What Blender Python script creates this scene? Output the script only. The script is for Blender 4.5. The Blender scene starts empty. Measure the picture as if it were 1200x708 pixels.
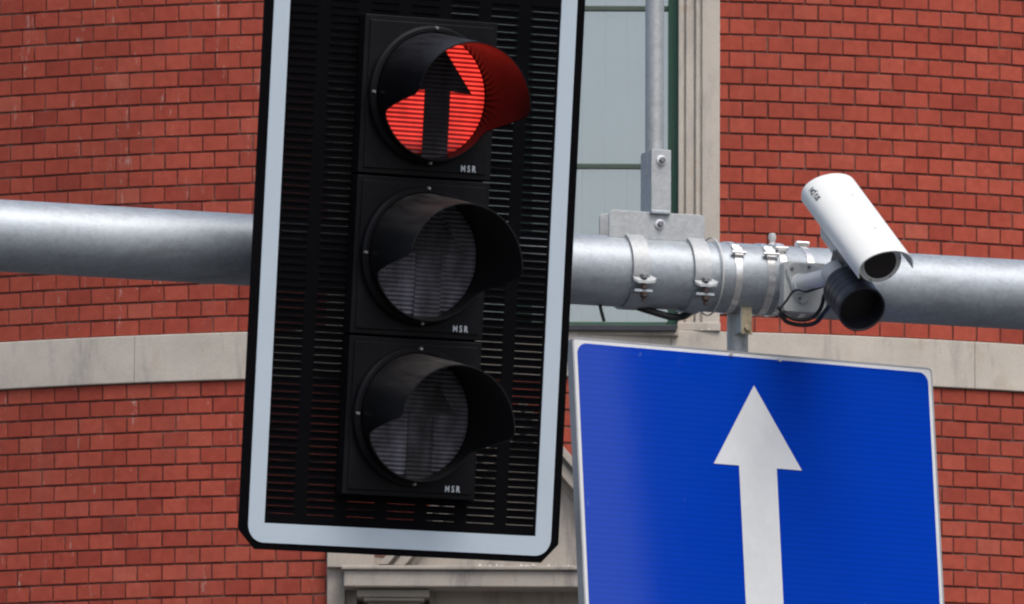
import bpy, math, random
from mathutils import Matrix, Vector
random.seed(7)
R = math.radians
SC = bpy.context.scene
COL = SC.collection

# ------------------------------------------------------------------ camera
F = 14000.0                      # focal length in pixels of the 1200 px wide photograph
PITCH, ROLL, EYE = R(8.0), R(0.2), 1.6
cd = bpy.data.cameras.new('camera'); cam = bpy.data.objects.new('camera', cd); COL.objects.link(cam)
cd.sensor_width = 36; cd.lens = 36 * F / 1200; cd.clip_start = 0.5; cd.clip_end = 6000
CM = Matrix.Translation((0, 0, EYE)) @ Matrix.Rotation(R(90) + PITCH, 4, 'X') @ Matrix.Rotation(ROLL, 4, 'Z')
cam.matrix_world = CM
cd.dof.use_dof = True; cd.dof.focus_distance = 29.0; cd.dof.aperture_fstop = 95
SC.camera = cam

# ------------------------------------------------------------------ light
SUN_EL, SUN_AZ = R(58), R(148)   # azimuth from +Y clockwise: behind and right of the camera
w = bpy.data.worlds.new('World'); SC.world = w; w.use_nodes = True
nt = w.node_tree; bg = nt.nodes['Background']
sky = nt.nodes.new('ShaderNodeTexSky'); sky.sky_type = 'NISHITA'; sky.sun_disc = False
sky.sun_elevation = SUN_EL; sky.sun_rotation = SUN_AZ; sky.dust_density = 4.0; sky.air_density = 1.0
hs = nt.nodes.new('ShaderNodeHueSaturation'); hs.inputs['Saturation'].default_value = 0.9
nt.links.new(sky.outputs[0], hs.inputs['Color']); nt.links.new(hs.outputs[0], bg.inputs[0])
bg.inputs[1].default_value = 0.135
sd = bpy.data.lights.new('sun', 'SUN'); sun = bpy.data.objects.new('sun', sd); COL.objects.link(sun)
sd.energy = 1.35; sd.angle = R(30); sd.color = (1, .97, .93)
S = Vector((math.sin(SUN_AZ) * math.cos(SUN_EL), math.cos(SUN_AZ) * math.cos(SUN_EL), math.sin(SUN_EL)))
sun.rotation_euler = S.to_track_quat('Z', 'Y').to_euler(); sun.location = (0, 0, 30)
SC.view_settings.view_transform = 'Standard'; SC.view_settings.look = 'None'
SC.view_settings.exposure = 0.45; SC.view_settings.gamma = 1
SC.render.engine = 'CYCLES'
SC.cycles.filter_width = 2.2
SC.render.resolution_x = 1024; SC.render.resolution_y = 604

# ------------------------------------------------------------------ measuring helpers (photo pixel -> metres at a known distance)
def P(px, py, d):
    return CM @ Vector(((px - 600) / F * d, -(py - 354) / F * d, -d))
def hit(px, py, M, y=0.0):
    """where the photo's line of sight meets the plane local-y = y of frame M, in M's own coordinates"""
    I = M.inverted(); o = I @ CM.translation; q = I @ P(px, py, 10)
    d = q - o; t = (y - o.y) / d.y
    return o + d * t

# ------------------------------------------------------------------ mesh helpers
class MB:
    def __init__(s): s.v = []; s.f = []; s.m = []; s.c = []; s.mi = 0
    def add(s, vs, fs, tint=None):
        b = len(s.v); s.v += [tuple(x) for x in vs]
        for f in fs: s.f.append([b + i for i in f]); s.m.append(s.mi); s.c.append(tint)
        return s
    def box(s, x0, x1, y0, y1, z0, z1, M=None, tint=None):
        vs = [Vector(p) for p in ((x0,y0,z0),(x1,y0,z0),(x1,y1,z0),(x0,y1,z0),(x0,y0,z1),(x1,y0,z1),(x1,y1,z1),(x0,y1,z1))]
        if M: vs = [M @ q for q in vs]
        return s.add(vs, [(0,3,2,1),(4,5,6,7),(0,1,5,4),(1,2,6,5),(2,3,7,6),(3,0,4,7)], tint)
    def cyl(s, p0, p1, r0, r1=None, n=32, caps=True):
        p0, p1 = Vector(p0), Vector(p1); r1 = r0 if r1 is None else r1
        q = (p1 - p0).to_track_quat('Z', 'Y')
        vs = []
        for p, r in ((p0, r0), (p1, r1)):
            for i in range(n):
                a = 2 * math.pi * i / n; vs.append(p + q @ Vector((r * math.cos(a), r * math.sin(a), 0)))
        fs = [(i, (i+1) % n, n + (i+1) % n, n + i) for i in range(n)]
        if caps: fs += [tuple(range(n-1, -1, -1)), tuple(range(n, 2*n))]
        return s.add(vs, fs)
    def tube(s, pts, r, n=12, sub=6):
        pts = [Vector(p) for p in pts]
        if sub > 1 and len(pts) > 2:
            out = []
            for i in range(len(pts) - 1):
                a = pts[max(i-1, 0)]; b = pts[i]; c = pts[i+1]; d = pts[min(i+2, len(pts)-1)]
                for k in range(sub):
                    t = k / sub
                    out.append(.5 * ((2*b) + (c-a)*t + (2*a-5*b+4*c-d)*t*t + (3*b-a-3*c+d)*t**3))
            out.append(pts[-1]); pts = out
        vs = []; m = len(pts); up = Vector((.13, .2, .97))
        for i, p in enumerate(pts):
            t = (pts[min(i+1, m-1)] - pts[max(i-1, 0)]).normalized()
            u = t.cross(up).normalized(); w_ = t.cross(u)
            for k in range(n):
                a = 2*math.pi*k/n; vs.append(p + (u*math.cos(a) + w_*math.sin(a)) * r)
        fs = []
        for i in range(m-1):
            for k in range(n):
                fs.append((i*n+k, i*n+(k+1) % n, (i+1)*n+(k+1) % n, (i+1)*n+k))
        fs += [tuple(range(n-1, -1, -1)), tuple(range((m-1)*n, m*n))]
        return s.add(vs, fs)
    def lathe(s, prof, n=64, M=None, closed=False):
        """prof: (radius, y) pairs turned round the local y axis"""
        vs = []; m = len(prof)
        for r, y in prof:
            for k in range(n):
                a = 2*math.pi*k/n; v = Vector((r*math.sin(a), y, r*math.cos(a))); vs.append(M @ v if M else v)
        fs = []
        for i in range(m if closed else m-1):
            j = (i+1) % m
            for k in range(n): fs.append((i*n+k, j*n+k, j*n+(k+1) % n, i*n+(k+1) % n))
        return s.add(vs, fs)
    def prism(s, poly, y0, y1, M=None):
        """poly in local x,z extruded from y0 (front) to y1 (back)"""
        n = len(poly)
        vs = [Vector((x, y0, z)) for x, z in poly] + [Vector((x, y1, z)) for x, z in poly]
        if M: vs = [M @ v for v in vs]
        fs = [tuple(range(n)), tuple(range(2*n-1, n-1, -1))] + [(i, n+i, n+(i+1) % n, (i+1) % n) for i in range(n)]
        return s.add(vs, fs)
    def ring(s, outer, inner, y0, y1):
        n = len(outer); vs = []
        for L, y in ((outer, y0), (inner, y0), (outer, y1), (inner, y1)): vs += [(x, y, z) for x, z in L]
        fs = []
        for i in range(n):
            j = (i+1) % n
            same = (inner[i] == inner[j])
            if same: fs += [(i, j, n+j), (2*n+i, 3*n+j, 2*n+j)]
            else: fs += [(i, j, n+j, n+i), (2*n+i, 3*n+i, 3*n+j, 2*n+j), (n+i, n+j, 3*n+j, 3*n+i)]
            if outer[i] != outer[j]: fs.append((i, 2*n+i, 2*n+j, j))
        return s.add(vs, fs)
    def build(s, name, mats, parent=None, smooth=None, bevel=0, label=None, attr=False, M=None):
        me = bpy.data.meshes.new(name); me.from_pydata(s.v, [], s.f)
        if not isinstance(mats, (list, tuple)): mats = [mats]
        for m in mats: me.materials.append(m)
        if len(mats) > 1: me.polygons.foreach_set('material_index', s.m)
        if attr:
            ca = me.attributes.new('tint', 'FLOAT', 'FACE')
            ca.data.foreach_set('value', [c if c is not None else .5 for c in s.c])
        import bmesh
        bm = bmesh.new(); bm.from_mesh(me); bmesh.ops.recalc_face_normals(bm, faces=bm.faces[:]); bm.to_mesh(me); bm.free()
        if smooth:
            me.polygons.foreach_set('use_smooth', [True] * len(me.polygons)); me.set_sharp_from_angle(angle=R(smooth))
        me.update()
        o = bpy.data.objects.new(name, me); COL.objects.link(o)
        if M is not None: o.matrix_world = M
        if parent: o.parent = parent
        if label: o['label'] = label
        if bevel:
            b = o.modifiers.new('bevel', 'BEVEL'); b.width = bevel; b.segments = 2; b.limit_method = 'ANGLE'; b.angle_limit = R(40)
        return o
def thing(name, M, label, cat, group=None):
    o = bpy.data.objects.new(name, None); COL.objects.link(o); o.empty_display_size = .2
    o.matrix_world = M; o['label'] = label; o['category'] = cat
    if group: o['group'] = group
    return o
def tag(o, label, cat, group=None):
    o['label'] = label; o['category'] = cat
    if group: o['group'] = group
    return o
def frame(origin, x, z):
    """local X = x, Z = z, Y = away from the front"""
    x = Vector(x).normalized(); z = Vector(z); z = (z - x * z.dot(x)).normalized(); y = z.cross(x)
    m = Matrix((x, y, z)).transposed().to_4x4(); m.translation = Vector(origin); return m
def text_mesh(s, size, bold=0.0):
    c = bpy.data.curves.new('t', 'FONT'); c.body = s; c.size = size; c.offset = bold; c.align_x = 'CENTER'; c.align_y = 'CENTER'
    o = bpy.data.objects.new('t', c); COL.objects.link(o)
    bpy.context.view_layer.update()
    me = bpy.data.meshes.new_from_object(o.evaluated_get(bpy.context.evaluated_depsgraph_get()))
    vs = [v.co.copy() for v in me.vertices]; fs = [tuple(p.vertices) for p in me.polygons]
    bpy.data.objects.remove(o); bpy.data.meshes.remove(me)
    return vs, fs

# ------------------------------------------------------------------ materials
def base_mat(name):
    m = bpy.data.materials.new(name); m.use_nodes = True
    return m, m.node_tree, m.node_tree.nodes['Principled BSDF']
def N(nt, t, **kw):
    n = nt.nodes.new(t)
    for k, v in kw.items(): setattr(n, k, v)
    return n
def math_(nt, op, a, b=None, c=None, clamp=False):
    n = nt.nodes.new('ShaderNodeMath'); n.operation = op; n.use_clamp = clamp
    for i, x in enumerate((a, b, c)):
        if x is None: continue
        if isinstance(x, (int, float)): n.inputs[i].default_value = x
        else: nt.links.new(x, n.inputs[i])
    return n.outputs[0]
def ramp(nt, src, p0, p1, c0=(0,0,0,1), c1=(1,1,1,1)):
    r = nt.nodes.new('ShaderNodeValToRGB'); e = r.color_ramp.elements
    e[0].position = p0; e[1].position = p1; e[0].color = c0; e[1].color = c1
    nt.links.new(src, r.inputs[0]); return r.outputs[0]
def mixc(nt, f, a, b, mode='MIX'):
    n = nt.nodes.new('ShaderNodeMix'); n.data_type = 'RGBA'; n.blend_type = mode
    for s, x in ((n.inputs[0], f), (n.inputs[6], a), (n.inputs[7], b)):
        if isinstance(x, (int, float)): s.default_value = x
        elif isinstance(x, tuple): s.default_value = (*x, 1) if len(x) == 3 else x
        else: nt.links.new(x, s)
    return n.outputs[2]
def noise(nt, scale, detail=4, vec=None, stretch=None, rough=.55):
    if vec is None: vec = N(nt, 'ShaderNodeTexCoord').outputs['Object']
    if stretch:
        mp = N(nt, 'ShaderNodeMapping'); mp.inputs['Scale'].default_value = stretch; nt.links.new(vec, mp.inputs[0]); vec = mp.outputs[0]
    n = N(nt, 'ShaderNodeTexNoise'); n.inputs['Scale'].default_value = scale; n.inputs['Detail'].default_value = detail
    n.inputs['Roughness'].default_value = rough
    nt.links.new(vec, n.inputs['Vector']); return n.outputs['Fac']
def bump(nt, b, h, strength=.3, dist=.002):
    n = N(nt, 'ShaderNodeBump'); n.inputs['Strength'].default_value = strength; n.inputs['Distance'].default_value = dist
    nt.links.new(h, n.inputs['Height']); nt.links.new(n.outputs[0], b.inputs['Normal'])
def simple(name, col, rough=.5, metal=0, var=.15, scale=8, bmp=.1, dirt=None, coat=0, spec=.5):
    m, nt, b = base_mat(name)
    n1 = noise(nt, scale, 5); n2 = noise(nt, scale * 9, 3)
    f = math_(nt, 'ADD', math_(nt, 'MULTIPLY', n1, .7), math_(nt, 'MULTIPLY', n2, .3))
    lo = tuple(c * (1 - var) for c in col); hi = tuple(min(1, c * (1 + var)) for c in col)
    c = mixc(nt, ramp(nt, f, .3, .7), lo, hi)
    if dirt: c = mixc(nt, math_(nt, 'MULTIPLY', ramp(nt, noise(nt, scale * .6, 6, rough=.7), .48, .75), dirt[1]), c, dirt[0])
    nt.links.new(c, b.inputs['Base Color'])
    nt.links.new(math_(nt, 'MULTIPLY_ADD', n1, .2, rough - .1), b.inputs['Roughness'])
    b.inputs['Metallic'].default_value = metal; b.inputs['Coat Weight'].default_value = coat; b.inputs['Specular IOR Level'].default_value = spec
    if bmp: bump(nt, b, n2, bmp)
    return m
def galvanised(name, col=(.38, .42, .455), metal=.58, stain=.36, vs=150):
    m, nt, b = base_mat(name)
    v = N(nt, 'ShaderNodeTexVoronoi'); v.inputs['Scale'].default_value = vs
    tc = N(nt, 'ShaderNodeTexCoord').outputs['Object']; nt.links.new(tc, v.inputs['Vector'])
    n1 = noise(nt, 16, 8, rough=.75); n2 = noise(nt, 70, 4)
    n3 = noise(nt, 4, 8, stretch=(1, 5, 5), rough=.75)
    sep = N(nt, 'ShaderNodeSeparateColor'); nt.links.new(v.outputs['Color'], sep.inputs[0])
    f = math_(nt, 'ADD', math_(nt, 'MULTIPLY', sep.outputs[0], .2), math_(nt, 'ADD', math_(nt, 'MULTIPLY', n1, .5), math_(nt, 'MULTIPLY', n2, .3)))
    c = mixc(nt, ramp(nt, f, .3, .85), tuple(x * .8 for x in col), tuple(min(1, x * 1.2) for x in col))
    c = mixc(nt, math_(nt, 'MULTIPLY', ramp(nt, n3, .5, .68), stain), c, (.16, .15, .145))
    nt.links.new(c, b.inputs['Base Color']); b.inputs['Metallic'].default_value = metal
    nt.links.new(math_(nt, 'MULTIPLY_ADD', f, .22, .42), b.inputs['Roughness'])
    bump(nt, b, math_(nt, 'ADD', n2, n1), .3, .001)
    return m

M_GALV = galvanised('galvanised_steel')
M_GALV2 = galvanised('galvanised_bracket', (.43, .45, .46), .45, .25)
M_BAND = simple('stainless_band', (.80, .79, .77), .25, .75, .1, 60, .05)
M_RUST = simple('rusty_bolt', (.055, .036, .030), .75, .2, .4, 60, .3)
M_BOLT = simple('grey_bolt', (.2, .2, .21), .5, .6, .2, 60, .1)
M_WASH = simple('washer', (.62, .63, .64), .35, .7, .1, 60, .05)
M_CABLE = simple('black_cable', (.012, .012, .013), .45, 0, .2, 30, .05)
M_BLACKPL = simple('black_plastic', (.0035, .0035, .005), .5, 0, .4, 6, .05, spec=.16, dirt=((.016, .015, .014), .6))
M_PLATE = simple('backplate_black', (.0022, .0022, .003), .65, 0, .25, 6, .05, spec=.05)
M_WHITEP = simple('white_paint', (.72, .73, .70), .38, 0, .03, 4, .02)
M_GREYP = simple('pale_grey_paint', (.50, .51, .49), .45, 0, .08, 14, .05, dirt=((.2, .19, .17), .4))
M_TIE = simple('white_tie', (.5, .5, .49), .5, 0, .05, 30, .02)
M_RETRO = simple('reflective_white_border', (.475, .56, .64), .45, 0, .025, 10, .0)
M_LETTER = simple('grey_lettering', (.6, .64, .68), .5, 0, .05, 50, 0)
M_DARKTXT = simple('dark_lettering', (.03, .035, .04), .5, 0, .05, 50, 0)
M_SCREW = simple('dull_screw', (.3, .3, .29), .45, .5, .1, 60, 0)
M_HOOD = simple('lamp_barrel_black', (.012, .012, .017), .42, 0, .2, 12, .05)
M_ALU = simple('sign_edge_aluminium', (.36, .36, .38), .45, .5, .12, 15, .05)
M_SIGNW = simple('sign_white', (.62, .64, .65), .4, 0, .05, 6, 0, dirt=((.42, .43, .44), .35))
M_BRASS = simple('dirty_yellow_bracket', (.42, .36, .24), .55, .3, .35, 30, .3, dirt=((.14, .09, .04), .8))
M_GREEN = simple('green_window_paint', (.016, .085, .045), .45, 0, .2, 10, .05, dirt=((.05, .07, .055), .5))
M_BAR = simple('grey_green_bar', (.05, .075, .055), .5)
M_SILL = simple('dark_metal_sill', (.035, .038, .045), .5, .2, .2, 10, .05)
M_ROOM = simple('dark_interior', (.03, .03, .032), .8, 0, .2, 3, 0)
M_ASPH = simple('asphalt', (.05, .05, .052), .85, 0, .25, 3, .4)
M_PAVE = simple('paving', (.10, .098, .093), .85, 0, .15, 3, .3)
M_KERB = simple('kerb_stone', (.3, .29, .28), .8, 0, .15, 3, .3)
M_LINE = simple('road_paint', (.7, .7, .68), .6, 0, .1, 8, .1)
M_ROOF = simple('roof_zinc', (.14, .15, .16), .5, .4, .15, 1.5, .1)

def stone(name, col, soot=.5):
    m, nt, b = base_mat(name)
    n1 = noise(nt, 3.5, 6, rough=.65); n2 = noise(nt, 90, 4); n3 = noise(nt, 2.2, 6, stretch=(3, 3, .6), rough=.7)
    n4 = noise(nt, 5, 4, stretch=(1, 1, 1))
    c = mixc(nt, ramp(nt, n1, .3, .7), tuple(x * .86 for x in col), tuple(x * 1.1 for x in col))
    c = mixc(nt, math_(nt, 'MULTIPLY', ramp(nt, n3, .52, .72), soot), c, (.13, .125, .125))
    c = mixc(nt, math_(nt, 'MULTIPLY', ramp(nt, n4, .58, .75), .45), c, (.36, .25, .15))
    c = mixc(nt, .06, c, ramp(nt, n2, .3, .7), 'OVERLAY')
    nt.links.new(c, b.inputs['Base Color']); b.inputs['Roughness'].default_value = .85
    bump(nt, b, n2, .12, .001)
    return m
M_STONE = stone('pale_sandstone', (.485, .44, .38))
M_STONE2 = stone('sooty_sandstone', (.37, .33, .285), .85)

def brick_mat(name, textured):
    m, nt, b = base_mat(name)
    tc = N(nt, 'ShaderNodeTexCoord')
    g = noise(nt, 160, 4, tc.outputs['Object']); big = noise(nt, .9, 4, tc.outputs['Object']); med = noise(nt, 22, 5, tc.outputs['Object'], rough=.65)
    if textured:
        uv = N(nt, 'ShaderNodeUVMap'); bt = N(nt, 'ShaderNodeTexBrick'); bt.offset = .5
        bt.inputs['Scale'].default_value = 1; bt.inputs['Brick Width'].default_value = .132; bt.inputs['Row Height'].default_value = .085
        bt.inputs['Mortar Size'].default_value = .005; bt.inputs['Color1'].default_value = (0, 0, 0, 1); bt.inputs['Color2'].default_value = (1, 1, 1, 1)
        bt.inputs['Mortar'].default_value = (.5, .5, .5, 1); nt.links.new(uv.outputs[0], bt.inputs['Vector'])
        tint = bt.outputs['Color']
    else:
        tint = N(nt, 'ShaderNodeAttribute', attribute_name='tint').outputs['Fac']
    r = nt.nodes.new('ShaderNodeValToRGB'); e = r.color_ramp.elements
    e[0].position = 0; e[0].color = (.26, .042, .028, 1); e[1].position = 1; e[1].color = (.43, .115, .075, 1)
    for p, c in ((.35, (.345, .062, .038, 1)), (.75, (.395, .077, .048, 1))):
        x = e.new(p); x.color = c
    nt.links.new(tint, r.inputs[0]); c = r.outputs[0]
    c = mixc(nt, ramp(nt, med, .35, .7), mixc(nt, 1.0, c, (.86, .84, .84), 'MULTIPLY'), mixc(nt, 1.0, c, (1.1, 1.12, 1.12), 'MULTIPLY'))
    # pale lime runs and bird droppings, thickest on the left of the bay
    sx = N(nt, 'ShaderNodeSeparateXYZ'); nt.links.new(tc.outputs['Object'], sx.inputs[0])
    left = ramp(nt, math_(nt, 'MULTIPLY', sx.outputs[0], -.3), -.05, .85)
    left = math_(nt, 'MULTIPLY_ADD', left, .8, .10)
    st = noise(nt, 1.0, 3, tc.outputs['Object'], stretch=(26, 26, 3.2), rough=.5)
    st2 = noise(nt, 1.0, 5, tc.outputs['Object'], stretch=(90, 90, 22), rough=.7)
    run = math_(nt, 'MULTIPLY', ramp(nt, st, .63, .70), ramp(nt, st2, .50, .60))
    run = math_(nt, 'MULTIPLY', run, left, clamp=True)
    spk = noise(nt, 1.0, 3, tc.outputs['Object'], stretch=(55, 55, 40), rough=.5)
    spk = math_(nt, 'MULTIPLY', ramp(nt, spk, .70, .75), math_(nt, 'MULTIPLY', left, .7))
    wash = noise(nt, 1.0, 5, tc.outputs['Object'], stretch=(6, 6, 1.6), rough=.6)
    wash = math_(nt, 'MULTIPLY', ramp(nt, wash, .55, .75), math_(nt, 'MULTIPLY', left, .22))
    c = mixc(nt, wash, c, (.22, .12, .11))
    c = mixc(nt, math_(nt, 'MULTIPLY', math_(nt, 'MAXIMUM', run, spk), .8), c, (.5, .42, .38))
    c = mixc(nt, math_(nt, 'MULTIPLY', ramp(nt, big, .4, .7), .3), c, (.15, .035, .022))
    if textured:
        c = mixc(nt, bt.outputs['Fac'], c, (.05, .03, .025))
        bump(nt, b, math_(nt, 'SUBTRACT', 1, bt.outputs['Fac']), .8, .006)
    else: bump(nt, b, math_(nt, 'ADD', g, math_(nt, 'MULTIPLY', med, 1.5)), .5, .002)
    nt.links.new(c, b.inputs['Base Color']); b.inputs['Roughness'].default_value = .85; b.inputs['Specular IOR Level'].default_value = .2
    return m
M_BRICK = brick_mat('red_brick', False)
M_BRICKT = brick_mat('red_brick_courses', True)
M_MORTAR = simple('dark_mortar', (.11, .034, .026), .9, 0, .4, 9, .3, dirt=((.34, .20, .15), .8))

def lens_mat(name, lit):
    m, nt, b = base_mat(name)
    sx = N(nt, 'ShaderNodeSeparateXYZ'); nt.links.new(N(nt, 'ShaderNodeTexCoord').outputs['Object'], sx.inputs[0])
    hz = math_(nt, 'SINE', math_(nt, 'MULTIPLY', sx.outputs[2], 2 * math.pi / .0106))
    vt = math_(nt, 'SINE', math_(nt, 'MULTIPLY', sx.outputs[0], 2 * math.pi / .0052))
    h = math_(nt, 'ADD', math_(nt, 'MULTIPLY', hz, .7), math_(nt, 'MULTIPLY', vt, .3))
    n1 = noise(nt, 12, 5, stretch=(1, 1, .5))
    if lit:
        s01 = math_(nt, 'MULTIPLY_ADD', hz, .5, .5)
        st = ramp(nt, s01, .45, .75)
        c = mixc(nt, st, (.20, .003, .003), (1.0, .060, .040))
        nt.links.new(c, b.inputs['Emission Color'])
        rows_ = ramp(nt, math_(nt, 'ADD', sx.outputs[2], .15), .012, .05)
        nt.links.new(math_(nt, 'MULTIPLY', math_(nt, 'MULTIPLY_ADD', n1, 1.5, .05), rows_), b.inputs['Emission Strength'])
        b.inputs['Base Color'].default_value = (.09, .03, .035, 1)
    else:
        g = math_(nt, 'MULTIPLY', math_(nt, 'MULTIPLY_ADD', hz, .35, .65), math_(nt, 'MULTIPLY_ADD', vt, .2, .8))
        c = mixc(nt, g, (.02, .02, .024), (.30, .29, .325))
        sm = noise(nt, 1.0, 4, stretch=(11, 1, 5), rough=.6)  # uneven reflection on the lens painted into its colour as lighter patches
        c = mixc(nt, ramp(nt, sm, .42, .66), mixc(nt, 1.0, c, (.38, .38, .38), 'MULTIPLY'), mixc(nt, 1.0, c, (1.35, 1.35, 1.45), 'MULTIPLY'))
        nt.links.new(c, b.inputs['Base Color'])
    b.inputs['Roughness'].default_value = .3
    bump(nt, b, h, .9, .002)
    return m
M_LENSR = lens_mat('lit_red_lens', True)
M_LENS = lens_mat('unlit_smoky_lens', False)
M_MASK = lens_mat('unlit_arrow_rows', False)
for n_ in M_MASK.node_tree.nodes:
    if n_.type == 'MIX' and n_.blend_type == 'MIX' and abs(n_.inputs[7].default_value[0] - .30) < .01: n_.inputs[6].default_value = (.004, .003, .004, 1); n_.inputs[7].default_value = (.075, .06, .07, 1)

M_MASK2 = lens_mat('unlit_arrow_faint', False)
for n_ in M_MASK2.node_tree.nodes:
    if n_.type == 'MIX' and n_.blend_type == 'MIX' and abs(n_.inputs[7].default_value[0] - .30) < .01: n_.inputs[7].default_value = (.19, .18, .2, 1)

def visor_mat(name, dust, amount, gloss=.4, spec=.35):
    m, nt, b = base_mat(name)
    ge = N(nt, 'ShaderNodeNewGeometry'); sx = N(nt, 'ShaderNodeSeparateXYZ'); nt.links.new(ge.outputs['Normal'], sx.inputs[0])
    up = ramp(nt, sx.outputs[2], .35, 1.0)
    n1 = noise(nt, 14, 7, stretch=(2.5, .5, 2.5), rough=.7)
    f = math_(nt, 'MULTIPLY', math_(nt, 'MULTIPLY', up, ramp(nt, n1, .3, .75)), amount)
    c = mixc(nt, f, (.0035, .0035, .0045), dust)
    nt.links.new(c, b.inputs['Base Color'])
    nt.links.new(math_(nt, 'MULTIPLY_ADD', f, .6, gloss), b.inputs['Roughness']); b.inputs['Specular IOR Level'].default_value = spec
    return m
M_VIS1 = visor_mat('clean_black_visor', (.05, .05, .06), .5, .26, .18)
M_VIS2 = visor_mat('dusty_black_visor', (.06, .052, .048), .75)

def sign_blue():
    m, nt, b = base_mat('sign_blue_sheeting')
    sx = N(nt, 'ShaderNodeSeparateXYZ'); tc = N(nt, 'ShaderNodeTexCoord').outputs['Object']; nt.links.new(tc, sx.inputs[0])
    rib = math_(nt, 'SINE', math_(nt, 'MULTIPLY', sx.outputs[2], 2 * math.pi / .0145))
    n1 = noise(nt, 3, 4)
    c = mixc(nt, math_(nt, 'MULTIPLY_ADD', rib, .3, .5), (.0012, .033, .34), (.0014, .043, .42))
    c = mixc(nt, math_(nt, 'MULTIPLY', ramp(nt, n1, .4, .7), .25), c, (.004, .050, .37))
    sc = noise(nt, 1, 4, stretch=(30, 30, 12), rough=.6)
    c = mixc(nt, math_(nt, 'MULTIPLY', ramp(nt, sc, .70, .76), .45), c, (.15, .25, .55))
    nt.links.new(c, b.inputs['Base Color']); b.inputs['Roughness'].default_value = .035
    b.inputs['Specular IOR Level'].default_value = .38; b.inputs['Coat Weight'].default_value = .0; b.inputs['Coat Roughness'].default_value = .02
    bump(nt, b, math_(nt, 'ADD', math_(nt, 'MULTIPLY', rib, .2), math_(nt, 'MULTIPLY', noise(nt, 4, 4), 4)), .02, .0006)
    return m
M_BLUE = sign_blue()

def glass():
    m, nt, b = base_mat('window_glass')
    tr = N(nt, 'ShaderNodeBsdfTransparent'); tr.inputs[0].default_value = (.88, .93, .92, 1)
    gl = N(nt, 'ShaderNodeBsdfGlossy'); gl.inputs['Roughness'].default_value = .03
    fr = N(nt, 'ShaderNodeFresnel'); fr.inputs[0].default_value = 1.6
    mx = N(nt, 'ShaderNodeMixShader'); nt.links.new(math_(nt, 'MULTIPLY', fr.outputs[0], 6, clamp=True), mx.inputs[0])
    nt.links.new(tr.outputs[0], mx.inputs[1]); nt.links.new(gl.outputs[0], mx.inputs[2])
    nt.links.new(mx.outputs[0], nt.nodes['Material Output'].inputs['Surface'])
    return m
M_GLASS = glass()
def blind():
    m, nt, b = base_mat('pale_blind_fabric')
    sx = N(nt, 'ShaderNodeSeparateXYZ'); nt.links.new(N(nt, 'ShaderNodeTexCoord').outputs['Object'], sx.inputs[0])
    n1 = noise(nt, 1.0, 4, stretch=(8, 1, .5))
    c = mixc(nt, ramp(nt, n1, .3, .7), (.74, .86, .93), (.84, .92, .97))
    nt.links.new(c, b.inputs['Base Color']); b.inputs['Roughness'].default_value = .8
    return m
M_BLIND = blind()
def lampglass():
    m, nt, b = base_mat('dark_camera_glass'); b.inputs['Base Color'].default_value = (.018, .014, .014, 1)
    b.inputs['Roughness'].default_value = .08; return m
M_DGLASS = lampglass()

# ================================================================== SETTING: ground, road, pavement
def sheet(name, x0, x1, y0, y1, z, mat, label=None):
    o = MB().add([(x0,y0,z),(x1,y0,z),(x1,y1,z),(x0,y1,z)], [(0,1,2,3)]).build(name, mat); o['kind'] = 'structure'; return o
sheet('ground', -1500, 1500, -1500, 1500, 0, M_PAVE)
sheet('road', -400, 24, 16, 52, .004, M_ASPH)
sheet('side_road', 14, 24, -200, 15.99, .004, M_ASPH)
pv = MB().box(-60, 60, 52.15, 56, .0, .13).build('pavement', M_PAVE); pv['kind'] = 'structure'
kb = MB().box(-60, 60, 52, 52.148, .0, .14).build('kerb', M_KERB, bevel=.01); kb['kind'] = 'structure'
lm = MB()
for i in range(-12, 13): lm.add([(i*6, 33.9, .008), (i*6+3, 33.9, .008), (i*6+3, 34.1, .008), (i*6, 34.1, .008)], [(0,1,2,3)])
o = lm.build('road_marking', M_LINE); o['kind'] = 'structure'

# ================================================================== BRICK BUILDING with a rounded corner bay
WD = 60.6                                   # distance to the bay's nearest line
APEX = P(613, 354, WD); AX, AY = APEX.x, APEX.y
RW = 6.4; SMAX = RW * R(52)
BM = Matrix.Translation((AX, AY, 0))        # building frame: x right, y back, z up from the street
def zpx(py, px=613, y=0.0): return hit(px, py, BM, y).z
def W(s, z, off=0.0):
    a = max(-SMAX, min(SMAX, s)) / RW; e = s - a * RW
    x = (RW + off) * math.sin(a) + e * math.cos(a); y = RW - (RW + off) * math.cos(a) + e * math.sin(a) * (1 if a > 0 else 1)
    return Vector((x, y, z))
def s_of(px, py=354):                       # arc length on the bay for a photo column
    lo, hi = -4.0, 4.0
    I = CM.inverted()
    for _ in range(40):
        mid = (lo + hi) / 2; q = I @ (BM @ W(mid, zpx(py)))
        if q.x / -q.z * F + 600 < px: lo = mid
        else: hi = mid
    return lo
ROW, BW = .085, .132
Z_ST, Z_SB = zpx(386), zpx(441.5)
Z_STOP = Z_ST
bld = thing('brick_building', BM, 'red brick building with rounded bay, stone band and stone framed windows', 'building')
XO = 230 * WD / F                           # half width of the upper stone surround
XL = 228 * WD / F
Z_LT = zpx(652)
Z_LB = Z_LT - 2.6; Z_UT = Z_ST + 3.1
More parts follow.
